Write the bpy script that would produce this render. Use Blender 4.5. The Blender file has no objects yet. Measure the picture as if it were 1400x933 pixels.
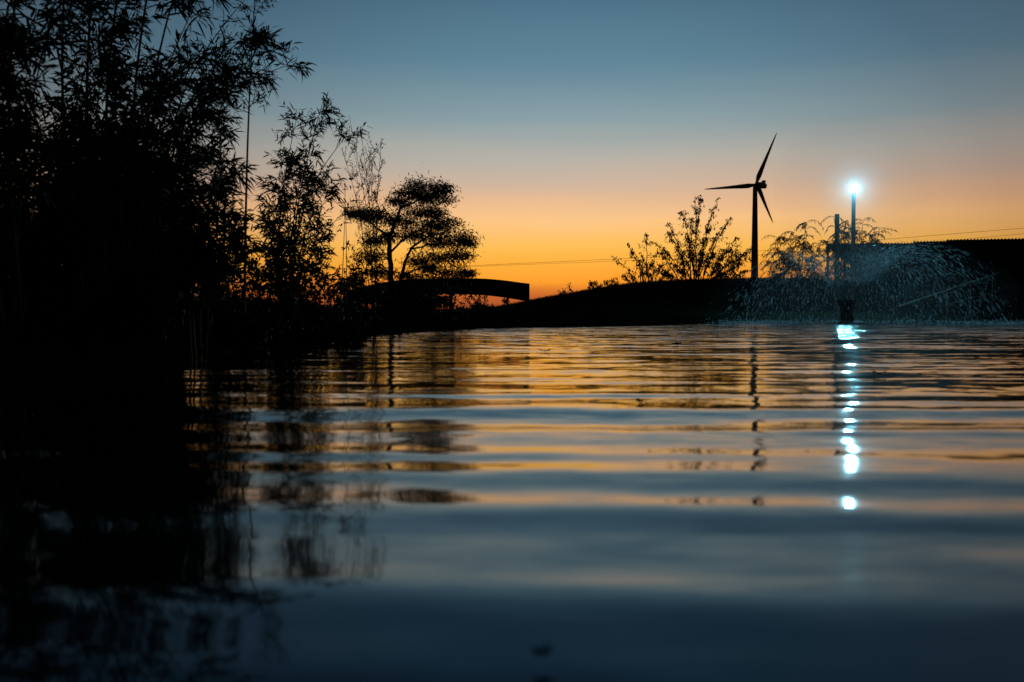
import bpy, math, random
import numpy as np
from mathutils import Vector, noise

# ------------------------------------------------------------------ camera, sky, exposure
S = bpy.context.scene
COL = S.collection
F = 35.0 / 36.0 * 1400.0          # focal length in photo pixels
HOR = 430.0                       # row of the horizon
CAM_H = 0.4
PITCH = math.atan((466.5 - HOR) / F)
cam_d = bpy.data.cameras.new("camera"); cam = bpy.data.objects.new("camera", cam_d)
COL.objects.link(cam)
cam.location = (0, 0, CAM_H); cam.rotation_euler = (math.pi / 2 - PITCH, 0, 0)
cam_d.lens = 35.0; cam_d.sensor_width = 36.0
cam_d.clip_start = 0.05; cam_d.clip_end = 6000
cam_d.dof.use_dof = True; cam_d.dof.focus_distance = 26.0; cam_d.dof.aperture_fstop = 2.6
S.camera = cam

def lin(c):
    return tuple(((v / 255) / 12.92 if v / 255 <= 0.04045 else ((v / 255 + 0.055) / 1.055) ** 2.4) for v in c)

world = bpy.data.worlds.new("World"); S.world = world; world.use_nodes = True
wn = world.node_tree.nodes; wl = world.node_tree.links
wn.clear()
def W(t, **k):
    n = wn.new(t)
    for a, b in k.items(): setattr(n, a, b)
    return n
def wmath(op, a, b=None, clamp=False):
    n = W("ShaderNodeMath", operation=op, use_clamp=clamp)
    for i, v in enumerate((a, b)):
        if v is None: continue
        if isinstance(v, (int, float)): n.inputs[i].default_value = v
        else: wl.new(v, n.inputs[i])
    return n.outputs[0]
tc = W("ShaderNodeTexCoord"); sep = W("ShaderNodeSeparateXYZ")
wl.new(tc.outputs["Generated"], sep.inputs[0])
elev = wmath("MULTIPLY", wmath("ARCSINE", sep.outputs[2]), 180 / math.pi)          # degrees
# slow unevenness of the afterglow layers
mp = W("ShaderNodeMapping"); mp.inputs["Scale"].default_value = (2.0, 2.0, 26.0)
wl.new(tc.outputs["Generated"], mp.inputs[0])
nz = W("ShaderNodeTexNoise"); nz.inputs["Scale"].default_value = 1.6; nz.inputs["Detail"].default_value = 3
wl.new(mp.outputs[0], nz.inputs["Vector"])
elev2 = wmath("ADD", elev, wmath("MULTIPLY", wmath("SUBTRACT", nz.outputs["Fac"], 0.5), 0.9))
tt = wmath("DIVIDE", elev2, 60.0, True)
ramp = W("ShaderNodeValToRGB")
stops = [(0.0, (140, 64, 44)), (1.0, (196, 100, 45)), (2.0, (254, 158, 46)), (3.0, (255, 176, 62)), (3.9, (255, 190, 86)),
         (5.4, (253, 198, 134)), (6.4, (234, 188, 146)), (7.5, (208, 182, 160)), (8.9, (184, 180, 170)), (11.0, (140, 164, 171)),
         (14, (99, 140, 161)), (18, (78, 120, 146)), (24, (60, 110, 146)), (33, (42, 76, 106)), (45, (22, 44, 66)), (60, (10, 22, 36))]
el = ramp.color_ramp.elements
while len(el) > 1: el.remove(el[-1])
for i, (e, c) in enumerate(stops):
    k = el[0] if i == 0 else el.new(e / 60.0)
    k.position = e / 60.0; k.color = lin(c) + (1,)
wl.new(tt, ramp.inputs[0])
# afterglow strongest straight ahead (where the sun went down), dark behind
ga = math.radians(3.0)
ahead = wmath("ADD", wmath("MULTIPLY", sep.outputs[0], math.sin(ga)), wmath("MULTIPLY", sep.outputs[1], math.cos(ga)))
azr = W("ShaderNodeValToRGB"); ae = azr.color_ramp.elements
while len(ae) > 1: ae.remove(ae[-1])
for i, (c, v) in enumerate([(0.0, (.012, .012, .014)), (0.5, (.03, .028, .03)), (0.75, (.14, .11, .11)), (0.88, (.38, .30, .29)), (0.925, (.52, .43, .41)),
                            (0.957, (.61, .57, .58)), (0.985, (.90, .88, .87)), (1.0, (1.0, 1.0, 1.0))]):
    k = ae[0] if i == 0 else ae.new(c)
    k.position = c; k.color = v + (1,)
wl.new(wmath("ADD", wmath("MULTIPLY", ahead, 0.5), 0.5), azr.inputs[0])
mul = W("ShaderNodeMix", data_type="RGBA", blend_type="MULTIPLY"); mul.inputs[0].default_value = 1
wl.new(ramp.outputs[0], mul.inputs[6]); wl.new(azr.outputs[0], mul.inputs[7])
sky = W("ShaderNodeTexSky", sky_type="NISHITA"); sky.sun_disc = False
sky.sun_elevation = math.radians(-3.0); sky.sun_rotation = math.radians(3.0)
addn = W("ShaderNodeMix", data_type="RGBA", blend_type="ADD"); addn.inputs[0].default_value = 0.05
wl.new(mul.outputs[2], addn.inputs[6]); wl.new(sky.outputs[0], addn.inputs[7])
bg = W("ShaderNodeBackground"); bg.inputs[1].default_value = 1.0
wo = W("ShaderNodeOutputWorld")
wl.new(addn.outputs[2], bg.inputs[0]); wl.new(bg.outputs[0], wo.inputs[0])

S.view_settings.view_transform = 'Standard'; S.view_settings.look = 'None'
S.view_settings.gamma = 1; S.view_settings.exposure = 0.0
S.render.engine = 'CYCLES'
S.cycles.max_bounces = 6; S.cycles.diffuse_bounces = 1; S.cycles.glossy_bounces = 3
S.cycles.transmission_bounces = 3; S.cycles.transparent_max_bounces = 8; S.cycles.volume_bounces = 0
S.cycles.sample_clamp_indirect = 12.0; S.cycles.sample_clamp_direct = 0
S.cycles.use_denoising = True

# ------------------------------------------------------------------ helpers
def P(px, py, d):
    """World point seen at photo pixel (px, py) at depth d along +Y."""
    cx = (px - 700.0) / F; cy = (466.5 - py) / F
    c, s = math.cos(PITCH), math.sin(PITCH)
    fy = c + cy * s; fz = -s + cy * c
    t = d / fy
    return np.array([cx * t, d, CAM_H + fz * t])
def X(px, d): return (px - 700.0) / F * d

def tag(o, label=None, cat=None, group=None, kind=None):
    if label: o["label"] = label
    if cat: o["category"] = cat
    if group: o["group"] = group
    if kind: o["kind"] = kind
    return o
def empty(name, loc, rz=0.0):
    o = bpy.data.objects.new(name, None); COL.objects.link(o)
    o.location = tuple(float(v) for v in loc); o.rotation_euler = (0, 0, rz); o.empty_display_size = 0.2
    return o

class MB:
    def __init__(s): s.v = []; s.n = 0; s.f = []; 
    def add(s, verts, faces):
        verts = np.asarray(verts, dtype=float).reshape(-1, 3); faces = np.asarray(faces, dtype=int)
        s.v.append(verts); s.f.append(faces + s.n); s.n += len(verts)
    def box(s, c, size, rz=0.0):
        sx, sy, sz = [a / 2 for a in size]
        p = np.array([[x, y, z] for x in (-sx, sx) for y in (-sy, sy) for z in (-sz, sz)])
        ca, sa = math.cos(rz), math.sin(rz)
        q = p.copy(); q[:, 0] = p[:, 0] * ca - p[:, 1] * sa; q[:, 1] = p[:, 0] * sa + p[:, 1] * ca
        s.add(q + np.array(c), [[0, 1, 3, 2], [4, 6, 7, 5], [0, 4, 5, 1], [2, 3, 7, 6], [0, 2, 6, 4], [1, 5, 7, 3]])
    def beam(s, a, b, w, h):
        a = np.array(a, float); b = np.array(b, float); d = b - a; L = np.linalg.norm(d); d /= L
        up = np.array([0, 0, 1.0]); 
        if abs(d[2]) > .98: up = np.array([0, 1.0, 0])
        r = np.cross(d, up); r /= np.linalg.norm(r); u = np.cross(r, d)
        v = []
        for e in (a, b):
            for i, j in ((-1, -1), (1, -1), (1, 1), (-1, 1)):
                v.append(e + r * i * w / 2 + u * j * h / 2)
        s.add(v, [[0, 3, 2, 1], [4, 5, 6, 7], [0, 1, 5, 4], [1, 2, 6, 5], [2, 3, 7, 6], [3, 0, 4, 7]])
    def tube(s, pts, rad, sides=4, cap=True):
        pts = np.asarray(pts, float); n = len(pts)
        rad = np.full(n, rad) if np.isscalar(rad) else np.asarray(rad, float)
        tan = np.gradient(pts, axis=0); tan /= np.linalg.norm(tan, axis=1)[:, None] + 1e-9
        ref = np.array([0.31, 0.95, 0.05]) if abs(tan[0][2]) > .7 else np.array([0.05, 0.1, 1.0])
        a = np.cross(tan, ref); a /= np.linalg.norm(a, axis=1)[:, None] + 1e-9
        b = np.cross(tan, a)
        th = np.arange(sides) * 2 * math.pi / sides
        v = pts[:, None, :] + rad[:, None, None] * (np.cos(th)[None, :, None] * a[:, None, :] + np.sin(th)[None, :, None] * b[:, None, :])
        v = v.reshape(-1, 3); f = []
        for i in range(n - 1):
            for j in range(sides):
                k = (j + 1) % sides
                f.append([i * sides + j, i * sides + k, (i + 1) * sides + k, (i + 1) * sides + j])
        s.add(v, f)
        if cap and sides == 4:
            s.f.append(np.array([[s.n - 4, s.n - 3, s.n - 2, s.n - 1]]))
    def leaves(s, base, dirs, L, Wd, rng, droop=0.15, fine=False):
        """Many separate pointed leaves at once."""
        base = np.asarray(base, float); n = len(base)
        if n == 0: return
        d = np.asarray(dirs, float); d = d / (np.linalg.norm(d, axis=1)[:, None] + 1e-9)
        L = np.broadcast_to(L, (n,))[:, None]; Wd = np.broadcast_to(Wd, (n,))[:, None]
        r = rng.normal(size=(n, 3)); w = np.cross(d, r); w /= np.linalg.norm(w, axis=1)[:, None] + 1e-9
        dz = np.array([0, 0, -1.0]) * droop
        if fine:
            p1 = base + d * L * .28 + dz * L * .08; p2 = base + d * L * .62 + dz * L * .4; p3 = base + d * L + dz * L
            v = np.stack([base, p1 - w * Wd * .5, p1 + w * Wd * .5, p2 - w * Wd * .42, p2 + w * Wd * .42, p3], 1).reshape(-1, 3)
            o = (np.arange(n) * 6)[:, None]
            tri = np.concatenate([o + np.array([0, 2, 1]), o + np.array([3, 4, 5])], 0)
            quad = o + np.array([1, 2, 4, 3])
            s.v.append(v); s.f.append(tri + s.n); s.f.append(quad + s.n); s.n += len(v)
        else:
            p1 = base + d * L * .45 + dz * L * .3; p3 = base + d * L + dz * L
            v = np.stack([base, p1 - w * Wd * .5, p3, p1 + w * Wd * .5], 1).reshape(-1, 3)
            s.v.append(v); s.f.append((np.arange(n) * 4)[:, None] + np.array([0, 1, 2, 3]) + s.n); s.n += len(v)
    def build(s, name, m, parent=None, smooth=False, origin=None):
        v = np.concatenate(s.v) if s.v else np.zeros((0, 3))
        if parent is not None:
            off = np.array(parent.location)
            pp = parent.parent
            while pp is not None: off = off + np.array(pp.location); pp = pp.parent
            v = v - off
        elif origin is not None: v = v - np.array(origin)
        me = bpy.data.meshes.new(name)
        tot = [np.full(len(f), f.shape[1]) for f in s.f]
        flat = np.concatenate([f.ravel() for f in s.f]); tot = np.concatenate(tot)
        me.vertices.add(len(v)); me.vertices.foreach_set("co", v.ravel().astype(np.float32))
        me.loops.add(len(flat)); me.loops.foreach_set("vertex_index", flat.astype(np.int32))
        me.polygons.add(len(tot)); st = np.concatenate([[0], np.cumsum(tot)[:-1]])
        me.polygons.foreach_set("loop_start", st.astype(np.int32))
        me.polygons.foreach_set("use_smooth", np.full(len(tot), smooth))
        me.update(calc_edges=True); me.validate()
        me.materials.append(m)
        o = bpy.data.objects.new(name, me); COL.objects.link(o)
        if parent is not None: o.parent = parent
        elif origin is not None: o.location = tuple(float(q) for q in origin)
        return o

def mat(name, col, rough=.7, var=.3, scale=4.0, metallic=0.0, spec=.3, transl=0.0, col2=None):
    m = bpy.data.materials.new(name); m.use_nodes = True
    n = m.node_tree.nodes; l = m.node_tree.links; b = n["Principled BSDF"]
    t = n.new("ShaderNodeTexCoord"); z = n.new("ShaderNodeTexNoise"); z.inputs["Scale"].default_value = scale; z.inputs["Detail"].default_value = 5
    l.new(t.outputs["Object"], z.inputs["Vector"])
    r = n.new("ShaderNodeValToRGB"); c2 = col2 or tuple(c * (1 + var) for c in col)
    r.color_ramp.elements[0].position = .3; r.color_ramp.elements[0].color = tuple(c * (1 - var) for c in col) + (1,)
    r.color_ramp.elements[1].position = .7; r.color_ramp.elements[1].color = tuple(c2) + (1,)
    l.new(z.outputs["Fac"], r.inputs[0]); l.new(r.outputs[0], b.inputs["Base Color"])
    b.inputs["Roughness"].default_value = rough; b.inputs["Metallic"].default_value = metallic
    b.inputs["Specular IOR Level"].default_value = spec
    bp = n.new("ShaderNodeBump"); bp.inputs["Strength"].default_value = .25; bp.inputs["Distance"].default_value = .02
    l.new(z.outputs["Fac"], bp.inputs["Height"]); l.new(bp.outputs[0], b.inputs["Normal"])
    if transl:
        tr = n.new("ShaderNodeBsdfTranslucent"); l.new(r.outputs[0], tr.inputs[0])
        mx = n.new("ShaderNodeMixShader"); mx.inputs[0].default_value = transl
        out = n["Material Output"]; l.new(b.outputs[0], mx.inputs[1]); l.new(tr.outputs[0], mx.inputs[2]); l.new(mx.outputs[0], out.inputs[0])
    return m
M_bamboo = mat("bamboo_leaf", (.045, .085, .025), .5, .35, 3, transl=.2)
M_culm = mat("bamboo_culm", (.10, .13, .05), .4, .3, 8)
M_leaf = mat("broad_leaf", (.04, .075, .022), .5, .35, 3, transl=.15)
M_leaf2 = mat("feathery_leaf", (.05, .08, .03), .55, .3, 4, transl=.15)
M_backlit_tint = mat("backlit_tint_leaf", (.16, .085, .03), .6, .4, 3, transl=.45)  # brown tint of light through the leaves is put into the colour
M_bark = mat("bark", (.09, .07, .05), .9, .4, 14)
M_ground = mat("earth_and_turf", (.022, .023, .013), .95, .5, 1.3, spec=0.0)
M_hill = mat("hill_turf", (.04, .055, .022), .95, .4, .9, spec=0.0)
M_grass = mat("grass_blade", (.03, .045, .016), .9, .4, 2, spec=0.0)
M_wood = mat("weathered_timber", (.20, .16, .12), .85, .3, 6)
M_pale = mat("pale_timber", (.34, .28, .21), .85, .2, 6)
M_roof = mat("corrugated_roof_sheet", (.12, .11, .10), .6, .3, 3, metallic=.3)
M_wall = mat("dark_shed_wall", (.06, .055, .05), .9, .3, 2)
M_steel = mat("painted_steel", (.12, .14, .15), .5, .2, 5)
M_white = mat("turbine_paint", (.20, .21, .22), .5, .08, .2)
M_cable = mat("cable_sheath", (.04, .04, .04), .6, .1, 5)
M_plast = mat("black_float_plastic", (.03, .03, .03), .5, .2, 5)
M_shelter = mat("shelter_boards", (.06, .05, .045), .8, .3, 3)

# ------------------------------------------------------------------ pond outline and terrain
POND = np.array([(-4.2, -8), (-3.9, 0), (-3.6, 4), (-3.3, 6.8), (-2.95, 8.4), (-2.83, 9.07), (-2.95, 11), (-3.0, 13.6), (-2.75, 17.5), (-2.2, 21.8), (-1.2, 26.8),
                 (0.6, 30.2), (2.6, 32), (5.1, 35), (7.6, 40), (10.6, 48), (15, 52.5), (22, 53.5), (32, 53.5), (48, 50), (48, -8)])
def pond_sd(x, y):
    """Signed distance: positive on land."""
    x = np.asarray(x, float); y = np.asarray(y, float)
    d = np.full(x.shape, 1e9); inside = np.zeros(x.shape, bool); n = len(POND)
    for i in range(n):
        ax, ay = POND[i]; bx, by = POND[(i + 1) % n]
        ex, ey = bx - ax, by - ay
        t = np.clip(((x - ax) * ex + (y - ay) * ey) / (ex * ex + ey * ey), 0, 1)
        d = np.minimum(d, np.hypot(x - ax - t * ex, y - ay - t * ey))
        cond = ((ay > y) != (by > y)) & (x < (bx - ax) * (y - ay) / (by - ay + 1e-12) + ax)
        inside ^= cond
    return np.where(inside, -d, d)
def smooth(a, b, x):
    t = np.clip((x - a) / (b - a), 0, 1); return t * t * (3 - 2 * t)
def ground_z(x, y):
    x = np.asarray(x, float); y = np.asarray(y, float)
    s = pond_sd(x, y)
    x0 = x; wob = .06 * np.sin(x0 * 2.1 + y * 1.3) + .04 * np.sin(x0 * 5.3 - y * 3.7) + .03 * np.sin(y * 7.1 + x0)
    left = (1 - smooth(-3.0, 4, x))
    Hh = .52 + left * (.5 * (1 - smooth(13, 26, y)))
    rise = Hh * (1 - np.exp(-np.maximum(s, 0) * .42 / Hh)) + wob * smooth(0, 1.0, s) * .6
    low = np.where(s < 0, np.maximum(s * .5, -1.2), rise)
    far = smooth(75, 160, np.hypot(x, y))
    return low * (1 - far) + far * .3
def build_ground():
    xs = np.concatenate([-np.geomspace(3000, 30, 24), np.arange(-29, -9, .8), np.arange(-9, 6, .16), np.arange(6, 52, .6), np.geomspace(53, 3000, 24)])
    ys = np.concatenate([-np.geomspace(600, 12, 12), np.arange(-11.5, 3, .8), np.arange(3, 34, .16), np.arange(34, 66, .4), np.geomspace(67, 5000, 40)])
    gx, gy = np.meshgrid(xs, ys); gz = ground_z(gx, gy)
    near = (np.abs(gx) < 60) & (gy < 80)
    for i, j in zip(*np.where(near & (gz > 0))):
        gz[i, j] += .05 * noise.noise(Vector((gx[i, j] * 1.7, gy[i, j] * 1.7, 0)))
    nx, ny = len(xs), len(ys)
    idx = np.arange(nx * ny).reshape(ny, nx)
    f = np.stack([idx[:-1, :-1], idx[:-1, 1:], idx[1:, 1:], idx[1:, :-1]], -1).reshape(-1, 4)
    b = MB(); b.add(np.stack([gx, gy, gz], -1).reshape(-1, 3), f)
    o = b.build("ground", M_ground, smooth=True); tag(o, "dark turf and earth bank running round the pond", kind="structure")
build_ground()

# ------------------------------------------------------------------ water
FX, FY = X(1157, 42), 42.0        # fountain
def build_water():
    m = bpy.data.materials.new("pond_water"); m.use_nodes = True
    n = m.node_tree.nodes; l = m.node_tree.links; b = n["Principled BSDF"]
    b.inputs["Base Color"].default_value = (.004, .010, .013, 1); b.inputs["Roughness"].default_value = .05
    b.inputs["IOR"].default_value = 1.65; b.inputs["Specular IOR Level"].default_value = .5
    def N(t, **k):
        q = n.new(t)
        for a, c in k.items(): setattr(q, a, c)
        return q
    def vm(op, a, c):
        q = N("ShaderNodeVectorMath", operation=op)
        for i, v in enumerate((a, c)):
            if isinstance(v, tuple): q.inputs[i].default_value = v
            else: l.new(v, q.inputs[i])
        return q.outputs[0]
    geo = N("ShaderNodeNewGeometry")
    dist = N("ShaderNodeVectorMath", operation="DISTANCE"); l.new(geo.outputs["Position"], dist.inputs[0]); dist.inputs[1].default_value = (FX, FY, 0)
    # chop dies away with distance from the fountain
    mr = N("ShaderNodeMapRange"); mr.inputs[1].default_value = 7; mr.inputs[2].default_value = 50; mr.inputs[3].default_value = 1.0; mr.inputs[4].default_value = .0
    mr.interpolation_type = 'SMOOTHSTEP'
    l.new(dist.outputs["Value"], mr.inputs[0])
    total = None
    for sc, amp_near, amp_far, stretch in ((5.0, .40, .006, .20), (1.9, .26, .010, .12), (17.0, .26, .004, .4)):
        mp = N("ShaderNodeMapping"); mp.inputs["Scale"].default_value = (sc * stretch, sc, 1); mp.inputs["Rotation"].default_value = (0, 0, .05)
        l.new(geo.outputs["Position"], mp.inputs[0])
        nz = N("ShaderNodeTexNoise"); nz.inputs["Scale"].default_value = 1; nz.inputs["Detail"].default_value = 2
        l.new(mp.outputs[0], nz.inputs["Vector"])
        c = vm("SUBTRACT", nz.outputs["Color"], (.5, .5, .5))
        a = N("ShaderNodeMapRange"); a.inputs[3].default_value = amp_far; a.inputs[4].default_value = amp_near
        l.new(mr.outputs[0], a.inputs[0])
        q = N("ShaderNodeVectorMath", operation="SCALE"); l.new(c, q.inputs[0]); l.new(a.outputs[0], q.inputs["Scale"])
        o = vm("MULTIPLY", q.outputs[0], (.9, 1.6, 0))
        total = o if total is None else vm("ADD", total, o)
    nn = N("ShaderNodeVectorMath", operation="NORMALIZE"); l.new(vm("ADD", geo.outputs["Normal"], total), nn.inputs[0])
    l.new(nn.outputs[0], b.inputs["Normal"])
    # real swell mesh
    ys = [-7.0]; 
    while ys[-1] < 60:
        y = ys[-1]; ys.append(y + (.25 if y < 0 else min(.16, max(.012, .0045 * y + .006))))
    ys = np.array(ys)
    xs = np.concatenate([np.arange(-6, 6, .07), np.arange(6, 60, .3)])
    gx, gy = np.meshgrid(xs, ys)
    z = np.zeros_like(gx)
    # (wavelength, slope, heading degrees from +Y, phase, lateral wobble)
    comps = WAVES
    warp = .10 * np.sin(gx * .55 + .7) + .06 * np.sin(gx * 1.3 + gy * .4) + .04 * np.sin(gx * 2.9 - gy * .7)
    for lam, slope, head, ph, grow in comps:
        k = 2 * math.pi / lam; a = slope * lam / (2 * math.pi)
        h = math.radians(head)
        env = .92 + grow * 1.45 * smooth(3.2, 8, gy) 
        env = env * (1 - smooth(lam * 60, lam * 90, gy))
        z += a * env * np.sin(k * (gx * math.sin(h) + gy * math.cos(h) + warp * .55) + ph)
    idx = np.arange(gx.size).reshape(gx.shape)
    f = np.stack([idx[:-1, :-1], idx[:-1, 1:], idx[1:, 1:], idx[1:, :-1]], -1).reshape(-1, 4)
    b2 = MB(); b2.add(np.stack([gx, gy, z], -1).reshape(-1, 3), f)
    o = b2.build("water", m, smooth=True); tag(o, "rippling pond water reflecting the orange and blue dusk sky", kind="structure")
WAVES = [(2.6, .0083, -6, 2.359, -.5), (1.35, .0139, 2, -.233, -.5), (.95, .0294, -3, -1.578, -.6), (.74, .0307, 1, -2.797, -.6), (.6, .0058, 2, 2.553, -.3), (.5, .0184, -2, 1.404, -.5),
         (.42, .0118, 1, 1.358, -.3), (.35, .0135, 3, .651, -.3), (.3, .010, -1, -2.743, -.3), (.9, .006, 24, 5.0, .4), (.6, .006, -20, 1.6, .4), (.27, .005, 38, 2.6, .5), (.31, .005, -41, .6, .5), (1.1, .006, -58, 2.0, .3)]
build_water()

# ------------------------------------------------------------------ hills
def ridge_mesh(name, pts, depth, thick, label, mt, zb=-.2, seed=0, bump=.05, back=8.0):
    """A low mound whose crest runs through pixel points at the given depth and falls to both sides."""
    px = np.arange(pts[0][0], pts[-1][0] + .1, 3.0)
    py = np.interp(px, [p[0] for p in pts], [p[1] for p in pts])
    x = (px - 700) / F * depth
    top = CAM_H + (HOR - py) / F * depth
    prof = [(-thick, 0), (-thick * .75, .22), (-thick * .5, .5), (-thick * .28, .78), (-thick * .1, .96), (0, 1), (thick * .15, .97), (back * .4, .7), (back * .7, .3), (back, 0)]
    V = []
    for dy, h in prof:
        for i in range(len(px)):
            nzv = noise.noise(Vector((x[i] * .9, dy * .9, seed))) * bump + noise.noise(Vector((x[i] * 4, dy * 3, seed + 5))) * bump * .5
            V.append((x[i], depth + dy, zb + (top[i] - zb) * h + nzv * (1 if h > 0 else 0)))
    nx = len(px); idx = np.arange(len(V)).reshape(len(prof), nx)
    f = np.stack([idx[:-1, :-1], idx[:-1, 1:], idx[1:, 1:], idx[1:, :-1]], -1).reshape(-1, 4)
    b = MB(); b.add(V, f); o = b.build(name, mt, smooth=True)
    tag(o, label, kind="structure"); return o
HILL_D = 66.0
HILL = [(560, 427), (600, 426), (640, 424.5), (665, 422), (690, 418), (724, 411.5), (760, 404.5), (790, 399.5), (830, 392.5), (870, 387), (940, 383), (1000, 381.5), (1060, 381.5), (1120, 383), (1180, 388), (1260, 400), (1330, 412)]
ridge_mesh("hill", HILL, HILL_D, 8.0, "grassy mound rising beyond the far shore", M_hill, seed=3, bump=.06, back=14)
ridge_mesh("hill", [(-600, 426), (-200, 423), (300, 425), (700, 426.5), (1100, 424.5), (1600, 423), (2200, 426)], 1400, 260, "low far ridge along the horizon", M_hill, zb=-1, seed=9, bump=1.0, back=400)

# ------------------------------------------------------------------ vegetation builders
def unit(v):
    v = np.asarray(v, float); return v / (np.linalg.norm(v) + 1e-9)
def bamboo_leaf_fans(mb, rng, pts, dirs, per, L, Wd):
    """Fans of pointed leaves at each twig point."""
    pts = np.repeat(pts, per, axis=0); d = np.repeat(dirs, per, axis=0)
    n = len(pts)
    d = d + rng.normal(size=(n, 3)) * .62 + np.array([0, 0, -.12])
    pts = pts + rng.normal(size=(n, 3)) * .015
    mb.leaves(pts, d, L * rng.uniform(.45, 1.3, n), Wd * rng.uniform(.6, 1.3, n), rng, droop=.22, fine=True)
def make_bamboo(name, culms, leaf=(.115, .017), seed=0, label="", group=None, low=.22, blen=.55, dens=1.0, tail=None):
    """culms: list of (base xyz, top xyz, sideways bow)."""
    rng = np.random.default_rng(seed)
    root = empty(name, np.mean([c[0] for c in culms], axis=0))
    fo = MB(); tw = MB()
    for ci, (b0, t0, bow) in enumerate(culms):
        b0 = np.array(b0, float); t0 = np.array(t0, float); H = np.linalg.norm(t0 - b0)
        n = max(10, int(H / .22)); u = np.linspace(0, 1, n + 1)
        side = unit(np.array([t0[0] - b0[0], t0[1] - b0[1], 0]) + np.array([1e-3, 0, 0]))
        pts = b0 + (t0 - b0) * u[:, None] + np.array([0, 0, 1]) * (np.sin(u * math.pi) * bow)[:, None] - side * (np.sin(u * math.pi) * bow * .8)[:, None]
        r0 = .008 + .0024 * H
        cb = MB(); cb.tube(pts, r0 * (1 - .85 * u) + .0012, 5)
        for i in range(2, n, 2): cb.tube([pts[i] - unit(pts[i + 1] - pts[i]) * .008, pts[i], pts[i] + unit(pts[i + 1] - pts[i]) * .008], [r0 * (1 - .85 * u[i]) * 1.0, r0 * (1 - .85 * u[i]) * 1.35, r0 * (1 - .85 * u[i])], 5)
        cb.build("culm", M_culm, root)
        LP, LD = [], []
        for i in range(1, n + 1):
            if u[i] < low + rng.uniform(-.05, .08): continue
            if rng.uniform() > dens * 1.1: continue
            tan = unit(pts[i] - pts[i - 1])
            for kbr in range(rng.integers(2, 4)):
                a = rng.uniform(0, 2 * math.pi)
                out = np.array([math.cos(a), math.sin(a), 0])
                d = unit(tan * rng.uniform(.5, 1.1) + out * rng.uniform(.5, 1.0))
                Lb = blen * rng.uniform(.45, 1.15) * (1.15 - .65 * u[i])
                m = 6; w = np.linspace(0, 1, m)
                bp = pts[i] + d * (w * Lb)[:, None] + np.array([0, 0, -1]) * (w ** 2 * Lb * rng.uniform(.05, .35))[:, None]
                tw.tube(bp, np.linspace(.0028, .0010, m), 3)
                for j in range(1, m):
                    bd = unit(bp[j] - bp[j - 1])
                    LP.append(bp[j]); LD.append(bd)
                    if rng.uniform() < .75:
                        sd = unit(bd + rng.normal(size=3) * .7); sl = rng.uniform(.06, .2)
                        e = bp[j] + sd * sl; tw.tube([bp[j], e], [.0014, .0008], 3, False)
                        LP.append(e); LD.append(sd); LP.append(bp[j] + sd * sl * .55); LD.append(sd)
        if LP: bamboo_leaf_fans(fo, rng, np.array(LP), np.array(LD), 3, *leaf)
    if tw.n: tw.build("branches", M_culm, root)
    if fo.n: fo.build("foliage", M_bamboo, root)
    tag(root, label, "bamboo", group)
    return root
def gp(px, d, dz=0.0):
    x = X(px, d); return np.array([x, d, float(ground_z(x, d)) + dz - .03])
def culm(bpx, tpx, tpy, d, bow=.25, dt=0.0):
    return (gp(bpx, d), P(tpx, tpy, d + dt), bow)
BG = "bamboo clumps on the left bank"
rr = random.Random(5)
make_bamboo("bamboo_clump", [culm(-10, 15, -260, 7.6), culm(30, 70, -220, 7.9), culm(-30, -60, -90, 7.4), culm(5, 22, -70, 7.6), culm(20, 75, 5, 8.0, .1), culm(-5, 35, 60, 7.8), culm(40, 60, 130, 8.2), culm(-60, 0, 10, 8), culm(10, 10, 180, 7.9), culm(-20, 40, 250, 7.6)],
            seed=11, label="tall bamboo clump at the left edge of the water, nearest to the camera", group=BG, leaf=(.16, .021), blen=.5, dens=.62)
make_bamboo("bamboo_clump", [culm(110, 118, -240, 9.6), culm(130, 170, -280, 9.8), culm(150, 210, -220, 9.4), culm(175, 262, -250, 9.9), culm(185, 290, -150, 9.8), culm(195, 270, 0, 9.6), culm(160, 160, 20, 9.3), culm(120, 130, 60, 9.5),
                              culm(200, 262, 90, 9.5), culm(215, 285, 150, 9.7), culm(225, 290, 230, 9.4), culm(180, 215, 130, 9.2), culm(140, 175, 120, 9.2)],
            seed=12, label="widest and densest bamboo clump, rising out of the top of the picture", group=BG, leaf=(.155, .020), blen=.6, low=.15, dens=.60)
make_bamboo("bamboo_clump", [culm(232, 362, 30, 10.6, .5), culm(238, 386, 92, 10.8, .6), culm(226, 330, 5, 10.5, .4), culm(243, 350, 75, 10.4, .45), culm(240, 300, 100, 10.3, .3), culm(250, 310, 170, 10.5, .3), culm(250, 305, 240, 10.2, .2)],
            seed=13, label="bamboo clump leaning right with its leafy tips arching over the sky", group=BG, leaf=(.145, .019), blen=.5, low=.33, dens=.72)
make_bamboo("bamboo_clump", [culm(334, 352, -60, 11.6, .05)], seed=14, label="single tall bamboo stem standing bare below its leafy top", group=BG, leaf=(.095, .013), blen=.55, low=.52)
make_bamboo("bamboo_clump", [culm(395, 442, 138, 13.5, .15), culm(385, 405, 165, 13.4, .15), culm(400, 470, 190, 13.7, .3), culm(390, 385, 230, 13.3, .1), culm(405, 450, 250, 13.6, .2), culm(395, 418, 210, 13.8, .1), culm(380, 375, 285, 13.4, .1), culm(405, 465, 295, 13.2, .2)],
            seed=15, label="shorter loose bamboo clump beside the bare twiggy sapling", group=BG, leaf=(.13, .018), blen=.42, low=.3, dens=.66)
make_bamboo("bamboo_clump", [culm(268, 300, 250, 8.9, .15), culm(262, 285, 300, 8.8, .1), culm(275, 320, 320, 9.0, .15), culm(270, 262, 330, 8.9)],
            seed=16, label="low young bamboo with long leaves poking out beside the tall clump", group=BG, leaf=(.15, .021), blen=.4, low=.3)
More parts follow.
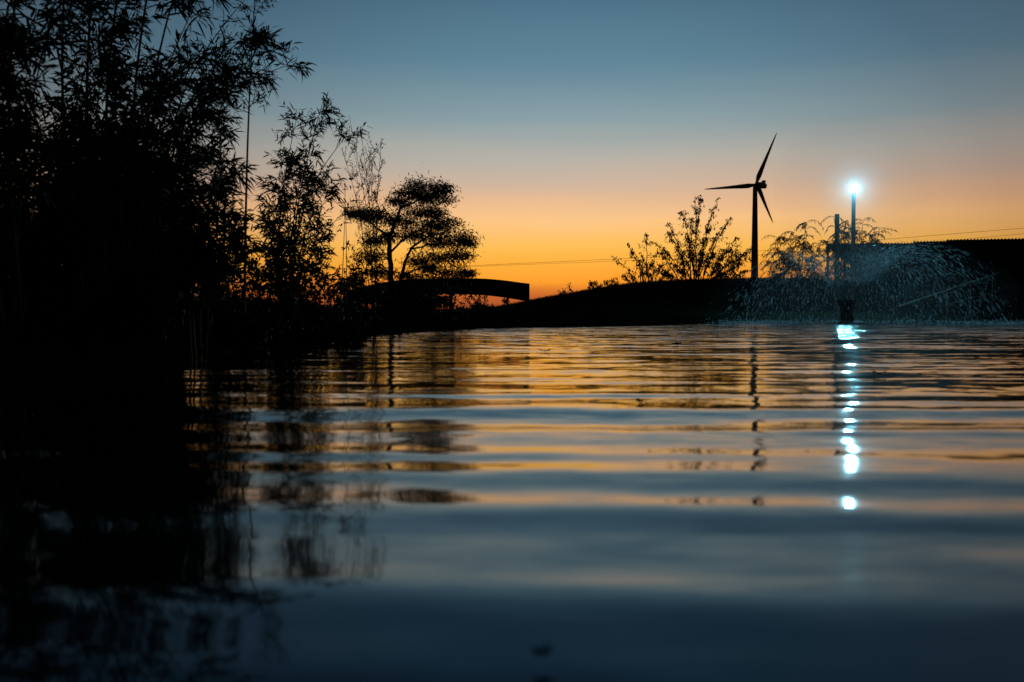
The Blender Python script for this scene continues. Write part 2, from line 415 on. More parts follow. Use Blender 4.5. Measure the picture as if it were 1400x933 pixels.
# slender bare shoots
def make_shoot(px0, py1, px1, d, label, r=.009):
    b = gp(px0, d); t = P(px1, py1, d); root = MB()
    u = np.linspace(0, 1, 12); pts = b + (t - b) * u[:, None]; pts[:, 0] += np.sin(u * math.pi) * .03
    root.tube(pts, r * (1 - .8 * u) + .001, 5)
    o = root.build("cane_shoot", M_culm, origin=b); tag(o, label, "cane", "bare cane shoots among the bushes"); return o
make_shoot(287, 2, 306, 10.4, "bare cane shoot rising above the leaning bamboo clump", .008)
make_shoot(459, 250, 472, 14.4, "left one of two pale bare canes standing beside the flat topped tree")
make_shoot(471, 249, 471, 14.6, "right and straighter one of two bare canes beside the flat topped tree")
make_shoot(281, 320, 279, 9.3, "short bare cane in front of the glow, behind the young bamboo", .006)

def make_bush(name, px, d, half_px, top_py, n_stem, leaf, seed, label, cat="bush", group=None, m=None, per=16, depth=None, base_py=None, fine=True, low=.05, spread=1.0):
    rng = np.random.default_rng(seed); b0 = gp(px, d)
    if base_py is not None: b0 = P(px, base_py, d)
    sc = d / F; R = half_px * sc; H = P(px, top_py, d)[2] - b0[2]; dep = depth or R
    root = empty(name, b0); st = MB(); fo = MB(); LP, LD = [], []
    for k in range(n_stem):
        a = rng.uniform(0, 2 * math.pi); q = math.sqrt(rng.uniform(0, 1))
        ex, ey = math.cos(a) * q * R, math.sin(a) * q * dep
        hz = H * rng.uniform(.55, 1.0) * math.sqrt(max(.12, 1 - .75 * q * q))
        s0 = b0 + np.array([ex * .35, ey * .35, 0]); e = b0 + np.array([ex, ey, hz])
        u = np.linspace(0, 1, 8); pts = s0 + (e - s0) * u[:, None]; pts[:, 2] += np.sin(u * math.pi) * H * .05
        pts += rng.normal(size=pts.shape) * H * .008
        st.tube(pts, (.004 + .003 * H) * (1 - .85 * u), 3)
        for j in range(per):
            w = rng.uniform(low, 1); i = min(6, int(w * 7)); p = pts[i] + (pts[i + 1] - pts[i]) * (w * 7 - i)
            sd = unit(rng.normal(size=3) * np.array([1, 1, .6]) + np.array([0, 0, .35])); sl = rng.uniform(.05, .18) * H * spread
            e2 = p + sd * sl; st.tube([p, e2], [.002, .001], 3, False)
            for w2 in (.35, .6, .8, 1.0): LP.append(p + sd * sl * w2); LD.append(sd)
    LP = np.array(LP); LD = np.array(LD); n = len(LP) * 2
    LP = np.repeat(LP, 2, 0); LD = np.repeat(LD, 2, 0) + rng.normal(size=(n, 3)) * .8
    fo.leaves(LP, LD, leaf[0] * rng.uniform(.6, 1.2, n), leaf[1] * rng.uniform(.7, 1.2, n), rng, droop=.25, fine=fine)
    st.build("stems", M_bark, root); fo.build("foliage", m or M_leaf, root)
    tag(root, label, cat, group); return root
BU = "dark bushes along the left bank"
make_bush("bush", 150, 10.6, 108, 96, 110, (.09, .032), 21, "large solid dark bush filling the middle of the tall bamboo", group=BU, per=26, depth=.8)
make_bush("bush", 40, 9.4, 90, 210, 50, (.08, .028), 22, "dark bush at the left edge below the nearest bamboo", group=BU, per=22, depth=.6)
make_bush("bush", 222, 10.9, 48, 225, 42, (.08, .026), 23, "dense bush closing the foot of the leaning bamboo clump", group=BU, per=22, depth=.5)
make_bush("bush", 306, 12.4, 44, 300, 20, (.085, .025), 24, "open bush with orange glow showing through, right of the single tall stem", group=BU, per=12, depth=.4)
make_bush("bush", 378, 12.8, 50, 296, 32, (.085, .028), 25, "bush at the foot of the shorter loose bamboo clump", group=BU, per=16, depth=.5)
make_bush("bush", 435, 14.6, 50, 312, 28, (.085, .028), 26, "rounded bush just left of the two bare canes", group=BU, per=16, depth=.6)
make_bush("bush", 492, 20.0, 40, 325, 26, (.10, .03), 27, "open bush under the left crown tier of the flat topped tree", group=BU, per=12, depth=.8)
make_bush("bush", 325, 11.2, 70, 408, 44, (.07, .024), 28, "low bush at the water's edge below the tall single stem", group=BU, per=18, depth=.5)
make_bush("bush", 440, 13.6, 70, 404, 40, (.07, .024), 29, "low spreading bush on the bank before the canes", group=BU, per=18, depth=.5)
make_bush("bush", 180, 8.8, 80, 330, 46, (.08, .026), 30, "low bush at the foot of the widest bamboo clump", group=BU, per=20, depth=.4)
make_bush("bush", 610, 27.0, 45, 352, 26, (.10, .035), 31, "small loose bush growing against the arched shelter", group=BU, per=8, depth=.8)
make_bush("bush", 560, 42.5, 66, 393, 90, (.14, .05), 32, "low dark bush in front of the arched shelter", group=BU, per=16, depth=1.0)

# recursive open tree
def grow(rng, mb, p, d, L, r, depth, tips, up=.25, spread=.55, kids=(2, 4), shrink=.68):
    n = 5; pts = [p]; dd = unit(d)
    for i in range(n):
        dd = unit(dd + rng.normal(size=3) * .10 + np.array([0, 0, up * .15])); pts.append(pts[-1] + dd * L / n)
    mb.tube(np.array(pts), np.linspace(r, r * .6, n + 1), 4 if depth > 1 else 3, depth <= 0)
    for i in range(1, n + 1): tips.append((pts[i], dd, depth))
    if depth <= 0: return
    for k in range(rng.integers(*kids)):
        j = rng.integers(2, n + 1) if k else n
        nd = unit(dd + rng.normal(size=3) * spread + np.array([0, 0, up]))
        grow(rng, mb, pts[j], nd, L * shrink * rng.uniform(.75, 1.15), r * .58, depth - 1, tips, up, spread, kids, shrink)
# bare sapling
def make_sapling():
    rng = np.random.default_rng(41); d = 17.0; b0 = gp(505, d); root = empty("sapling_tree", b0); tr = MB(); fo = MB()
    LP = []; LD = []
    for (bx, tx, ty) in ((512, 478, 158), (511, 494, 172), (514, 520, 190), (513, 508, 215), (510, 468, 205)):
        b = gp(bx, d); t = P(tx, ty, d + rng.uniform(-.3, .3)); u = np.linspace(0, 1, 14)
        pts = b + (t - b) * u[:, None]; pts[:, 0] = b[0] + (t[0] - b[0]) * (u ** 2.0) + np.sin(u * 9 + bx) * .015
        tr.tube(pts, .011 * (1 - .85 * u) + .001, 4)
        for j in range(15):
            w = rng.uniform(.45, 1); i = min(12, int(w * 13)); p = pts[i]
            tips = []
            grow(rng, tr, p, unit(np.array([rng.normal() * .6, rng.normal() * .5, 1.0])), rng.uniform(.15, .42) * (1.3 - .6 * w), .004, 1, tips, up=.35, spread=.4)
            for e, dd_, q_ in tips: LP.append(e); LD.append(unit(dd_ + rng.normal(size=3) * .6))
    LP = np.array(LP); n = len(LP)
    fo.leaves(LP, LD, rng.uniform(.03, .09, n), rng.uniform(.010, .018, n), rng, .1)
    tr.build("branches", M_bark, root); fo.build("foliage", M_leaf, root)
    tag(root, "slender almost bare sapling with thin upright twigs left of the flat topped tree", "tree")
make_sapling()

# flat topped tree
def make_flat_tree():
    rng = np.random.default_rng(51); d = 30.0; b0 = gp(538, d); root = empty("flat_topped_tree", b0)
    tr = MB(); cr = MB()
    def limb(pp, r0, r1, dz=0.0):
        n = len(pp); pts = np.array([P(x, y, d + dz * i / n) for i, (x, y) in enumerate(pp)])
        tt = np.linspace(0, n - 1, n * 4); q = np.stack([np.interp(tt, np.arange(n), pts[:, k]) for k in range(3)], 1)
        q[1:-1] += rng.normal(size=q[1:-1].shape) * .012
        tr.tube(q, np.linspace(r0, r1, len(q)) * .66, 6); return q
    limbs = [limb([(537, 432), (535, 388), (533, 350), (532, 325), (541, 303)], .16, .09),
             limb([(541, 303), (548, 285), (560, 266), (580, 252)], .085, .02, .6), limb([(548, 285), (574, 274), (602, 262)], .05, .015, -.5),
             limb([(532, 325), (516, 312), (500, 300), (487, 293)], .07, .015, .3), limb([(541, 303), (530, 292), (522, 280)], .05, .012, -.5),
             limb([(546, 432), (547, 385), (553, 360), (561, 341), (586, 322), (616, 314)], .11, .02, -.8),
             limb([(561, 341), (590, 334), (628, 328)], .05, .012, .8), limb([(549, 378), (570, 368), (600, 359), (632, 354)], .05, .012, -.6),
             limb([(534, 345), (560, 322), (592, 303)], .06, .014, .9), limb([(535, 362), (520, 340), (500, 322)], .04, .01, -.6), limb([(552, 372), (566, 378), (590, 380)], .03, .01, .4),
             limb([(586, 322), (612, 335), (640, 336)], .04, .008, -.3), limb([(540, 388), (525, 365), (512, 350)], .03, .01, -.6)]
    tr.build("trunk", M_bark, root)
    clumps = [(584, 254, 26, 9), (562, 262, 20, 9), (604, 258, 10, 13), (596, 272, 20, 8), (578, 268, 18, 6), (500, 293, 22, 7), (528, 297, 24, 9), (550, 302, 16, 7), (488, 291, 12, 6), (545, 275, 12, 5),
              (584, 309, 28, 7), (608, 307, 24, 9), (572, 320, 24, 6), (622, 323, 24, 9), (636, 331, 12, 10), (600, 330, 22, 8), (574, 290, 20, 8), (594, 291, 14, 8), (536, 322, 14, 6),
              (604, 350, 22, 6), (630, 348, 14, 6), (572, 356, 18, 4), (618, 374, 20, 5), (640, 374, 8, 4), (588, 366, 14, 5), (512, 330, 14, 5), (505, 350, 18, 8), (560, 378, 18, 4), (524, 372, 16, 6)]
    tips = np.concatenate(limbs); tw = MB()
    sc = d / F; LP, LD = [], []
    for (cx, cy, rx, ry) in clumps:
        c = P(cx, cy, d); k = int(10 + rx * .6)
        for q in range(k):
            a = rng.uniform(0, 2 * math.pi); rr_ = math.sqrt(rng.uniform(0, 1))
            e = c + np.array([math.cos(a) * rr_ * rx * sc, math.sin(a) * rr_ * rx * sc * .9, rng.uniform(-.9, 1) * ry * 1.3 * sc * (1.05 - rr_ * .8)])
            j = np.argmin(np.linalg.norm(tips - e, axis=1) + rng.uniform(0, .4, len(tips))); s0 = tips[j]
            mid = (s0 + e) / 2 + np.array([0, 0, -.04]); tw.tube([s0, mid, e], [.012, .008, .003], 3, False)
            m = 36
            for w in range(m):
                p = e + rng.normal(size=3) * np.array([.16, .16, .070 if w % 7 else .14]) * (rx / 20) ** .5
                LP.append(p); LD.append(unit(np.array([rng.normal(), rng.normal(), -.35 + .4 * rng.normal()])))
    LP = np.array(LP); n = len(LP)
    cr.leaves(LP, LD, rng.uniform(.06, .15, n), rng.uniform(.02, .036, n), rng, .3)
    tw.build("branches", M_bark, root); cr.build("crown", M_leaf2, root)
    tag(root, "spreading tree with flat layered crown tiers and forked trunk beside the arched shelter", "tree")
make_flat_tree()

# open shrub on the mound
def make_open_shrub(name, px, base_py, d, stems, seed, label, leaf=(.17, .075), per=22, group=None, hang=True):
    rng = np.random.default_rng(seed); b0 = P(px, base_py, d) - np.array([0, 0, .15]); root = empty(name, b0); tr = MB(); fo = MB(); LP, LD = [], []
    for (tx, ty, bx) in stems:
        b = P(bx, base_py + 2, d + rng.uniform(-.4, .4)); t = P(tx, ty, d + rng.uniform(-1, 1)); H = np.linalg.norm(t - b); u = np.linspace(0, 1, 12)
        pts = b + (t - b) * u[:, None]; pts[:, 0] = b[0] + (t[0] - b[0]) * u ** 1.5 + np.sin(u * 7 + tx) * .06; pts += rng.normal(size=pts.shape) * .025
        tr.tube(pts, .035 * (1 - .8 * u) + .004, 4)
        for j in range(per):
            w = rng.uniform(.12, 1) ** .8; i = min(10, int(w * 11)); p = pts[i] + (pts[i + 1] - pts[i]) * (w * 11 - i)
            dd = unit((pts[i + 1] - pts[i]) / np.linalg.norm(pts[i + 1] - pts[i]) * .45 + rng.normal(size=3) * .6 + np.array([0, 0, .2])); L = rng.uniform(.2, 1.1) * (1.15 - w * .85) * min(1, H / 3)
            q = p + dd * np.linspace(0, L, 5)[:, None]; tr.tube(q, np.linspace(.010, .004, 5), 3, False)
            for e in q[1:]:
                for z in range(int(rng.integers(0, 5))):
                    LP.append(e + rng.normal(size=3) * .06); LD.append(unit(np.array([rng.normal() * .5, rng.normal() * .5, -1.0 if hang else .5]) + dd * .4))
    LP = np.array(LP); n = len(LP)
    fo.leaves(LP, LD, leaf[0] * rng.uniform(.5, 1.2, n), leaf[1] * rng.uniform(.6, 1.2, n), rng, .1)
    tr.build("branches", M_bark, root); fo.build("foliage", M_backlit_tint, root); tag(root, label, "shrub", group); return root
SG = "open shrubs on the mound"
make_open_shrub("shrub", 950, 384, 62, [(957, 268, 951), (952, 272, 949), (980, 275, 953), (932, 290, 948), (985, 318, 956), (998, 300, 962), (1006, 325, 968), (912, 305, 945), (940, 320, 945), (965, 330, 952),
                 (1020, 345, 975), (905, 340, 938), (925, 335, 942), (975, 345, 960), (990, 350, 970), (1012, 362, 980), (1024, 352, 990), (1022, 370, 995), (922, 362, 940), (893, 330, 925), (915, 318, 940), (890, 362, 925), (1016, 330, 980), (1026, 340, 990), (1000, 338, 970), (958, 345, 952), (944, 300, 948), (970, 300, 955), (900, 372, 930), (988, 372, 975)], 61, "tallest open shrub with hanging leaves against the glow, left of the wind turbine", group=SG, per=28)
make_open_shrub("shrub", 885, 387, 61, [(860, 335, 880), (882, 322, 886), (840, 352, 868), (898, 345, 890), (866, 345, 876), (850, 375, 862), (872, 350, 880), (905, 360, 895), (858, 372, 872), (915, 372, 900), (890, 372, 888), (878, 345, 884)], 62, "small open shrub with few upright sprigs left of the tallest one", group=SG, per=13)
make_open_shrub("shrub", 835, 393, 61, [(838, 382, 836), (829, 384, 832), (845, 380, 840)], 63, "tiny dark shrub on the slope of the mound, below the power line", group=SG, per=12, leaf=(.14, .07))
make_open_shrub("shrub", 810, 397, 61, [(806, 386, 808), (813, 384, 811), (820, 390, 815)], 64, "small twin tufted shrub on the slope of the mound, next to the tiny dark one", group=SG, per=12, leaf=(.14, .07))
make_open_shrub("shrub", 781, 402, 61, [(779, 387, 780), (769, 397, 773), (764, 399, 768)], 65, "lowest shrub on the slope of the mound with one thin upright sprig", group=SG, per=7, leaf=(.12, .06))
make_open_shrub("shrub", 692, 418, 58, [(691, 405, 692), (697, 404, 693), (688, 409, 691)], 66, "small dark forked shrub seen under the arch of the shelter", group=SG, per=8, leaf=(.12, .07))
make_open_shrub("shrub", 655, 425, 56, [(645, 404, 652), (655, 402, 655), (664, 405, 657), (638, 408, 648), (650, 412, 653)], 67, "wispy shrub under the left part of the shelter arch", group=SG, per=11, leaf=(.12, .07))

# arching frond shrubs behind the fountain
def make_frond_shrub(px, base_py, d, crowns, seed, label):
    rng = np.random.default_rng(seed); b0 = P(px, base_py, d); root = empty("frond_shrub", b0); tr = MB(); fo = MB(); LP, LD = [], []
    for (tx, ty, bx, nf) in crowns:
        b = P(bx, base_py, d); t = P(tx, ty, d + rng.uniform(-.8, .8)); u = np.linspace(0, 1, 8)
        pts = b + (t - b) * u[:, None]; pts[:, 2] += np.sin(u * math.pi) * .15; tr.tube(pts, .04 * (1 - .7 * u), 4)
        for k in range(int(nf * 1.7)):
            w = rng.uniform(.3, 1.0) if k > 1 else 1.0
            p = np.array([np.interp(w, u, pts[:, c]) for c in range(3)])
            a = rng.uniform(0, 2 * math.pi); L = rng.uniform(.5, 1.05); lift = rng.uniform(.1, .95)
            m = 12; s = np.linspace(0, 1, m)
            q = p + np.stack([math.cos(a) * s * L, math.sin(a) * s * L * .8, (lift * s - (lift * .8 + rng.uniform(.1, .6)) * s ** 2) * L * 1.1], 1)
            tr.tube(q, np.linspace(.012, .004, m), 3, False)
            for j in range(1, m):
                tg = unit(q[j] - q[j - 1]); sd = np.cross(tg, [0, 0, 1]); 
                for sg in (-1, 1):
                    LP.append(q[j]); LD.append(unit(tg * rng.uniform(.3, 1.1) + sd * sg * rng.uniform(.2, .9) + rng.normal(size=3) * .25 + np.array([0, 0, -.55])))
    LP = np.array(LP); n = len(LP)
    fo.leaves(LP, LD, rng.uniform(.10, .30, n), rng.uniform(.025, .05, n), rng, .2)
    tr.build("branches", M_bark, root); fo.build("foliage", M_leaf2, root); tag(root, label, "shrub", "drooping frond shrubs behind the fountain")
make_frond_shrub(1080, 425, 60, [(1062, 325, 1072, 26), (1085, 318, 1080, 26), (1102, 305, 1090, 22), (1070, 345, 1074, 22), (1095, 335, 1085, 24), (1055, 360, 1070, 18), (1115, 350, 1095, 22), (1090, 365, 1085, 22), (1120, 330, 1100, 14), (1060, 385, 1068, 18), (1110, 378, 1095, 20)], 71,
                 "rounded shrub of drooping fronds between the wind turbine and the short post")
make_frond_shrub(1165, 425, 60, [(1140, 296, 1155, 16), (1160, 305, 1160, 20), (1180, 302, 1170, 20), (1150, 318, 1157, 22), (1190, 320, 1175, 20), (1203, 312, 1180, 9), (1172, 325, 1166, 20), (1135, 330, 1150, 18), (1150, 350, 1158, 20), (1130, 365, 1150, 16)], 72,
                 "shrub of drooping fronds around the lamp post, rising over the shed roof")

# ------------------------------------------------------------------ shelter with arched roof
def make_shelter():
    d = 44.0; root = empty("shelter", (X(610, d), d, float(ground_z(X(610, d), d))))
    top = [(474, 401), (500, 392), (530, 386), (560, 383), (610, 381.3), (660, 382), (690, 384.4), (724, 389.5)]
    bot = [(474, 421), (500, 412), (530, 407), (560, 404), (610, 402), (660, 403.6), (690, 407), (724, 413)]
    px = np.linspace(474, 724, 41); ty = np.interp(px, *zip(*top)); by = np.interp(px, *zip(*bot))
    ker = np.ones(5) / 5
    ty = np.convolve(np.pad(ty, 2, 'edge'), ker, 'valid'); by = np.convolve(np.pad(by, 2, 'edge'), ker, 'valid')
    x = (px - 700) / F * d; zt = CAM_H + (HOR - ty) / F * d; zb = CAM_H + (HOR - by) / F * d
    def slab(y0, y1, zt_, zb_, name, m):
        n = len(x); V = [(x[i], y, z[i]) for y in (y0, y1) for z in (zt_, zb_) for i in range(n)]
        idx = np.arange(4 * n).reshape(4, n); f = []
        for a, b in ((0, 1), (1, 3), (3, 2), (2, 0)):
            f.append(np.stack([idx[a, :-1], idx[b, :-1], idx[b, 1:], idx[a, 1:]], -1))
        f = np.concatenate(f); b = MB(); b.add(V, f); b.f.append(np.array([[0, n, 3 * n, 2 * n], [n - 1, 3 * n - 1, 4 * n - 1, 2 * n - 1]]))
        return b.build(name, m, root)
    slab(d, d + .12, zt - .02, zb, "fascia", M_shelter)
    slab(d - .08, d + 2.6, zt + .03, zt - .018, "roof", M_roof)
    slab(d + 2.45, d + 2.57, zt - .02, zb + .15, "fascia", M_shelter)
    for px_, dy in ((720.5, .0), (500, .0), (720.5, 2.35), (500, 2.35), (612, 2.35)):
        xx = X(px_, d); b = MB(); zz = float(np.interp(xx, x, zt)) - .06
        b.box((xx, d + .22 + dy * .9, (zz - .1) / 2), (.17, .17, zz + .1)); b.build("post", M_wood, root)
    tag(root, "low dark shelter with long arched roof and an end post on the far shore", "shelter")
make_shelter()

# ------------------------------------------------------------------ long shed with corrugated roof
def make_shed():
    d0, d1 = 66.0, 58.0
    a0 = X(1128, d0); a1 = X(1560, d1)
    root = empty("long_shed", (X(1330, 62), 62, .5))
    def lp(t, py): 
        px = 1128 + t * 432; 
        # depth along straight facade
        s = (px - 700) / F; dx, dy = a1 - a0, d1 - d0
        u = (s * d0 - a0) / (dx - s * dy); u = 0 if abs(t) < 1e-9 else u
        y = d0 + u * dy; return np.array([a0 + u * dx, y, CAM_H + (HOR - py) / F * y])
    dirv = unit(np.array([a1 - a0, d1 - d0, 0])); nrm = np.array([-dirv[1], dirv[0], 0])
    for (p0, p1, y0, y1) in ((1128, 1252, 334.2, 333.6), (1247, 1296, 331.6, 331.0), (1292, 1560, 329.2, 325.0)):
        A = lp((p0 - 1128) / 432, y0); B = lp((p1 - 1128) / 432, y1); L = np.linalg.norm(B - A); n = int(L / .0475)
        u = np.linspace(0, 1, n + 1); ph = np.arange(n + 1) * (2 * math.pi / 4)
        r = np.array([0, .035, .07, .035])[np.arange(n + 1) % 4] * 1.2
        e = A + (B - A) * u[:, None]; e[:, 2] += r
        back = e + nrm * 9 + np.array([0, 0, -.9]); V = np.concatenate([e, back, e - np.array([0, 0, .03]), back - np.array([0, 0, .03])])
        i = np.arange(n); m = n + 1
        b = MB(); b.add(V, np.concatenate([np.stack([i, i + 1, i + 1 + m, i + m], -1), np.stack([i + 2 * m, i + 1 + 2 * m, i + 1, i], -1), np.stack([i + 2 * m, i + 3 * m, i + 1 + 3 * m, i + 1 + 2 * m], -1)]))
        b.build("roof_sheet", M_roof, root)
    # wall with battens, begins right of the open bay
    A = lp((1168 - 1128) / 432, 336.5) + nrm * .35; B = lp(1, 328) + nrm * .35; zt = min(A[2], B[2])
    b = MB(); L = np.linalg.norm((B - A)[:2]); c = (A + B) / 2; ang = math.atan2(dirv[1], dirv[0])
    b.box((c[0], c[1], zt / 2), (L, .2, zt), ang)
    for k in range(int(L / .9)):
        q = A + dirv * (k + .5) * .9 - nrm * .115; b.box((q[0], q[1], zt / 2), (.06, .03, zt - .02), ang)
    b.build("wall", M_wall, root)
    q = A + dirv * .1 + nrm * 4.2; b = MB(); b.box((q[0], q[1], (zt - .5) / 2), (.2, 8, zt - .5), ang); b.build("end_wall", M_wall, root)
    b = MB(); e0 = lp(0, 339.5) + nrm * .08; e1 = lp(1, 332.5) + nrm * .08; b.beam(e0, e1, .06, .24); b.build("fascia", M_shelter, root)
    for t in (.005, .06): 
        p = lp(t, 341) + nrm * .2; b = MB(); b.box((p[0], p[1], (p[2]) / 2), (.14, .14, p[2])); b.build("post", M_wood, root)
    for dist in (3.2, 9.0, 13.0):
        q = A + dirv * dist - nrm * .15; r_ = empty("x", (0, 0, 0)); bpy.data.objects.remove(r_)
        dm = MB(); dm.box((q[0], q[1], 1.35), (1.0, .06, 2.0), ang); do = dm.build("door", M_steel, root)
        hm = MB(); h = q + dirv * .38 - nrm * .06; hm.box((h[0], h[1], 1.35), (.12, .05, .04), ang); hm.build("handle", M_cable, do)
    tag(root, "long dark shed with corrugated roof stepping up to the right", "shed")
make_shed()

# ------------------------------------------------------------------ sloped railing
def make_railing():
    d = 54.2; root = empty("sloped_railing", (X(1300, d), d, .35))
    def rail(p0, p1, w):
        b = MB(); a = P(*p0, d); c = P(*p1, d + .8); b.tube([a, c], w * .5, 8); b.build("rail", M_pale, root)
    rail((1228, 420), (1366, 374), .13); rail((1285, 419), (1352, 402), .10); rail((1356, 400.5), (1376, 393.5), .10)
    for px, ty in ((1262, 406), (1296, 395), (1328, 384), (1358, 372)):
        a = P(px, ty, d + .15 + (px - 1228) / 138 * .8); b = MB(); b.beam((a[0], a[1] , .0), a, .09, .09); b.build("post", M_wood, root)
    tag(root, "pale timber railing sloping up to the right in front of the shed", "railing")
make_railing()

# ------------------------------------------------------------------ wind turbine
def make_turbine():
    d = 720.0; k = d / F; base = P(1034, 432, d); hub = P(1035, 252.5, d)
    root = empty("wind_turbine", (base[0], d, 0))
    hx, hz = hub[0], hub[2]
    u = np.linspace(0, 1, 16); pts = np.stack([np.full(16, hx - .4), np.full(16, d + 4.0), u * (hz - .6)], 1)
    b = MB(); b.tube(pts, 3.1 - 1.5 * u, 20); b.build("tower", M_white, root, smooth=True)
    # nacelle: long rounded box, yawed so its tail shows right
    yaw = math.radians(-42); ax = np.array([-math.sin(yaw), math.cos(yaw), 0]); sd = np.array([math.cos(yaw), math.sin(yaw), 0])
    b = MB(); c0 = np.array([hx, d, hz])
    prof = [(-1.0, 1.3), (0, 1.9), (3, 2.2), (7, 2.2), (9.5, 1.9), (10.3, 1.2)]
    V = []; 
    for s, r in prof:
        for j in range(12):
            th = j * 2 * math.pi / 12; cx, cz = math.cos(th), math.sin(th)
            q = max(abs(cx), abs(cz)); rr_ = r / (q ** .6)
            V.append(c0 + ax * (s + 2) + sd * cx * rr_ * .95 + np.array([0, 0, cz * rr_]))
    f = [[i * 12 + j, i * 12 + (j + 1) % 12, (i + 1) * 12 + (j + 1) % 12, (i + 1) * 12 + j] for i in range(len(prof) - 1) for j in range(12)]
    b.add(V, f); b.f.append(np.array([list(range(12)), list(range(60, 72))]))
    nac = b.build("nacelle", M_white, root, smooth=False)
    b = MB(); q = c0 + ax * 10 + np.array([0, 0, 3.0]); b.box(q, (2.4, 1.6, 1.8), yaw); b.build("cooler", M_steel, nac)
    b = MB(); s = np.linspace(0, 1, 7); b.tube(c0 + ax * 1.2 - ax * (s * 3.6)[:, None], 2.0 * np.sqrt(1 - (s * .97) ** 2), 14); b.build("hub", M_white, root, smooth=True)
    for tip in ((1062.5, 182), (962.5, 259.5), (1057, 306)):
        t = P(*tip, d); t = t - c0; L = np.linalg.norm(t); e = t / L
        w = np.cross(e, [0, 1, 0]); w /= np.linalg.norm(w)
        st = np.array([0, .05, .1, .16, .25, .4, .6, .8, .93, 1.0]); ch = np.array([1.8, 1.9, 2.8, 3.5, 3.2, 2.5, 1.8, 1.25, .8, .15]); th = np.array([1.6, 1.5, 1.1, .8, .6, .45, .3, .2, .12, .05])
        V = []
        for a_, c_, h_ in zip(st, ch, th):
            tw = math.radians(14) * (1 - a_); wd = w * math.cos(tw) + np.array([0, 1, 0]) * math.sin(tw); nd = np.cross(e, wd)
            o = c0 + e * (a_ * L) - ax * 1.0 + (np.array([0, -1.6, 0]) * a_ ** 2)
            for cc, hh in ((-.35, 0), (-.1, .5), (.3, .3), (.65, 0), (.3, -.25), (-.1, -.45)):
                V.append(o + wd * cc * c_ + nd * hh * h_)
        f = [[i * 6 + j, i * 6 + (j + 1) % 6, (i + 1) * 6 + (j + 1) % 6, (i + 1) * 6 + j] for i in range(len(st) - 1) for j in range(6)]
        b = MB(); b.add(V, f); b.build("blade", M_white, root, smooth=True)
    tag(root, "three bladed wind turbine standing far behind the mound", "wind turbine")
make_turbine()

# ------------------------------------------------------------------ lamp post, short post, cables
LAMP = P(1164.5, 258, 57.0)
def make_lamp():
    d = 57.0; x = X(1165.5, d); root = empty("lamp_post", (x, d, .5))
    b = MB(); zt = LAMP[2] - .20; u = np.linspace(0, 1, 8); b.tube(np.stack([np.full(8, x), np.full(8, d), u * zt], 1), .135 - .03 * u, 12); b.build("pole", M_steel, root, smooth=True)
    aim = unit(np.array([-.30, -1, -.20])); c = np.array([x - .01, d - .1, LAMP[2]])
    # floodlight: bowl housing open towards the pond, bulging glass in front
    b = MB(); b.tube(c - aim * np.array([.30, .28, .18, .0, -.03])[:, None], [.03, .12, .19, .245, .245], 20, False); b.build("housing", M_steel, root, smooth=True)
    b = MB(); b.tube([(x, d, zt - .1), (x, d, zt + .06), tuple(c - aim * .2)], .05, 8); b.build("bracket", M_steel, root)
    m = bpy.data.materials.new("lamp_glass_lit"); m.use_nodes = True; n = m.node_tree.nodes; n.clear()
    e = n.new("ShaderNodeEmission"); e.inputs[0].default_value = (.24, .78, 1.0, 1); e.inputs[1].default_value = LAMP_L; o = n.new("ShaderNodeOutputMaterial"); m.node_tree.links.new(e.outputs[0], o.inputs[0])
    b = MB(); b.tube(c + aim * np.array([.0, .03, .05, .06])[:, None], [.225, .18, .10, .01], 20, False); b.build("lamp_glass", m, root, smooth=True)
    tag(root, "tall post with a dazzling bluish white floodlight behind the fountain", "street lamp")
LAMP_L = 1600.0
make_lamp()
def make_post():
    d = 58.0; p = P(1144.5, 293, d); b = MB(); b.tube([(p[0], d, 0), (p[0], d, p[2])], .13, 4); 
    o = b.build("timber_post", M_wood, origin=(p[0], d, 0)); tag(o, "short thick bare post left of the lamp post", "post")
make_post()
def make_cable(pts, label, r=.018, sag=0):
    q = np.array([P(*p) for p in pts]); b = MB()
    tt = np.linspace(0, len(q) - 1, 60); c = np.stack([np.interp(tt, np.arange(len(q)), q[:, k]) for k in range(3)], 1)
    b.tube(c, r, 4); o = b.build("power_cable", M_cable, origin=c[0]); tag(o, label, "cable", "overhead power cables"); return o
make_cable([(-250, 373, 100), (300, 371, 100), (650, 363.3, 100), (860, 353.5, 96), (1040, 343.5, 93), (1210, 327.5, 90), (1420, 310.5, 88), (1700, 285, 85)], "upper power cable crossing the orange sky behind the mound", .014)
make_cable([(-250, 374, 101), (300, 373, 101), (650, 364.5, 101), (860, 356.5, 97), (1040, 349, 94), (1300, 329, 90), (1420, 318, 88), (1700, 296, 85)], "lower power cable just above the shed roof at the right", .013)

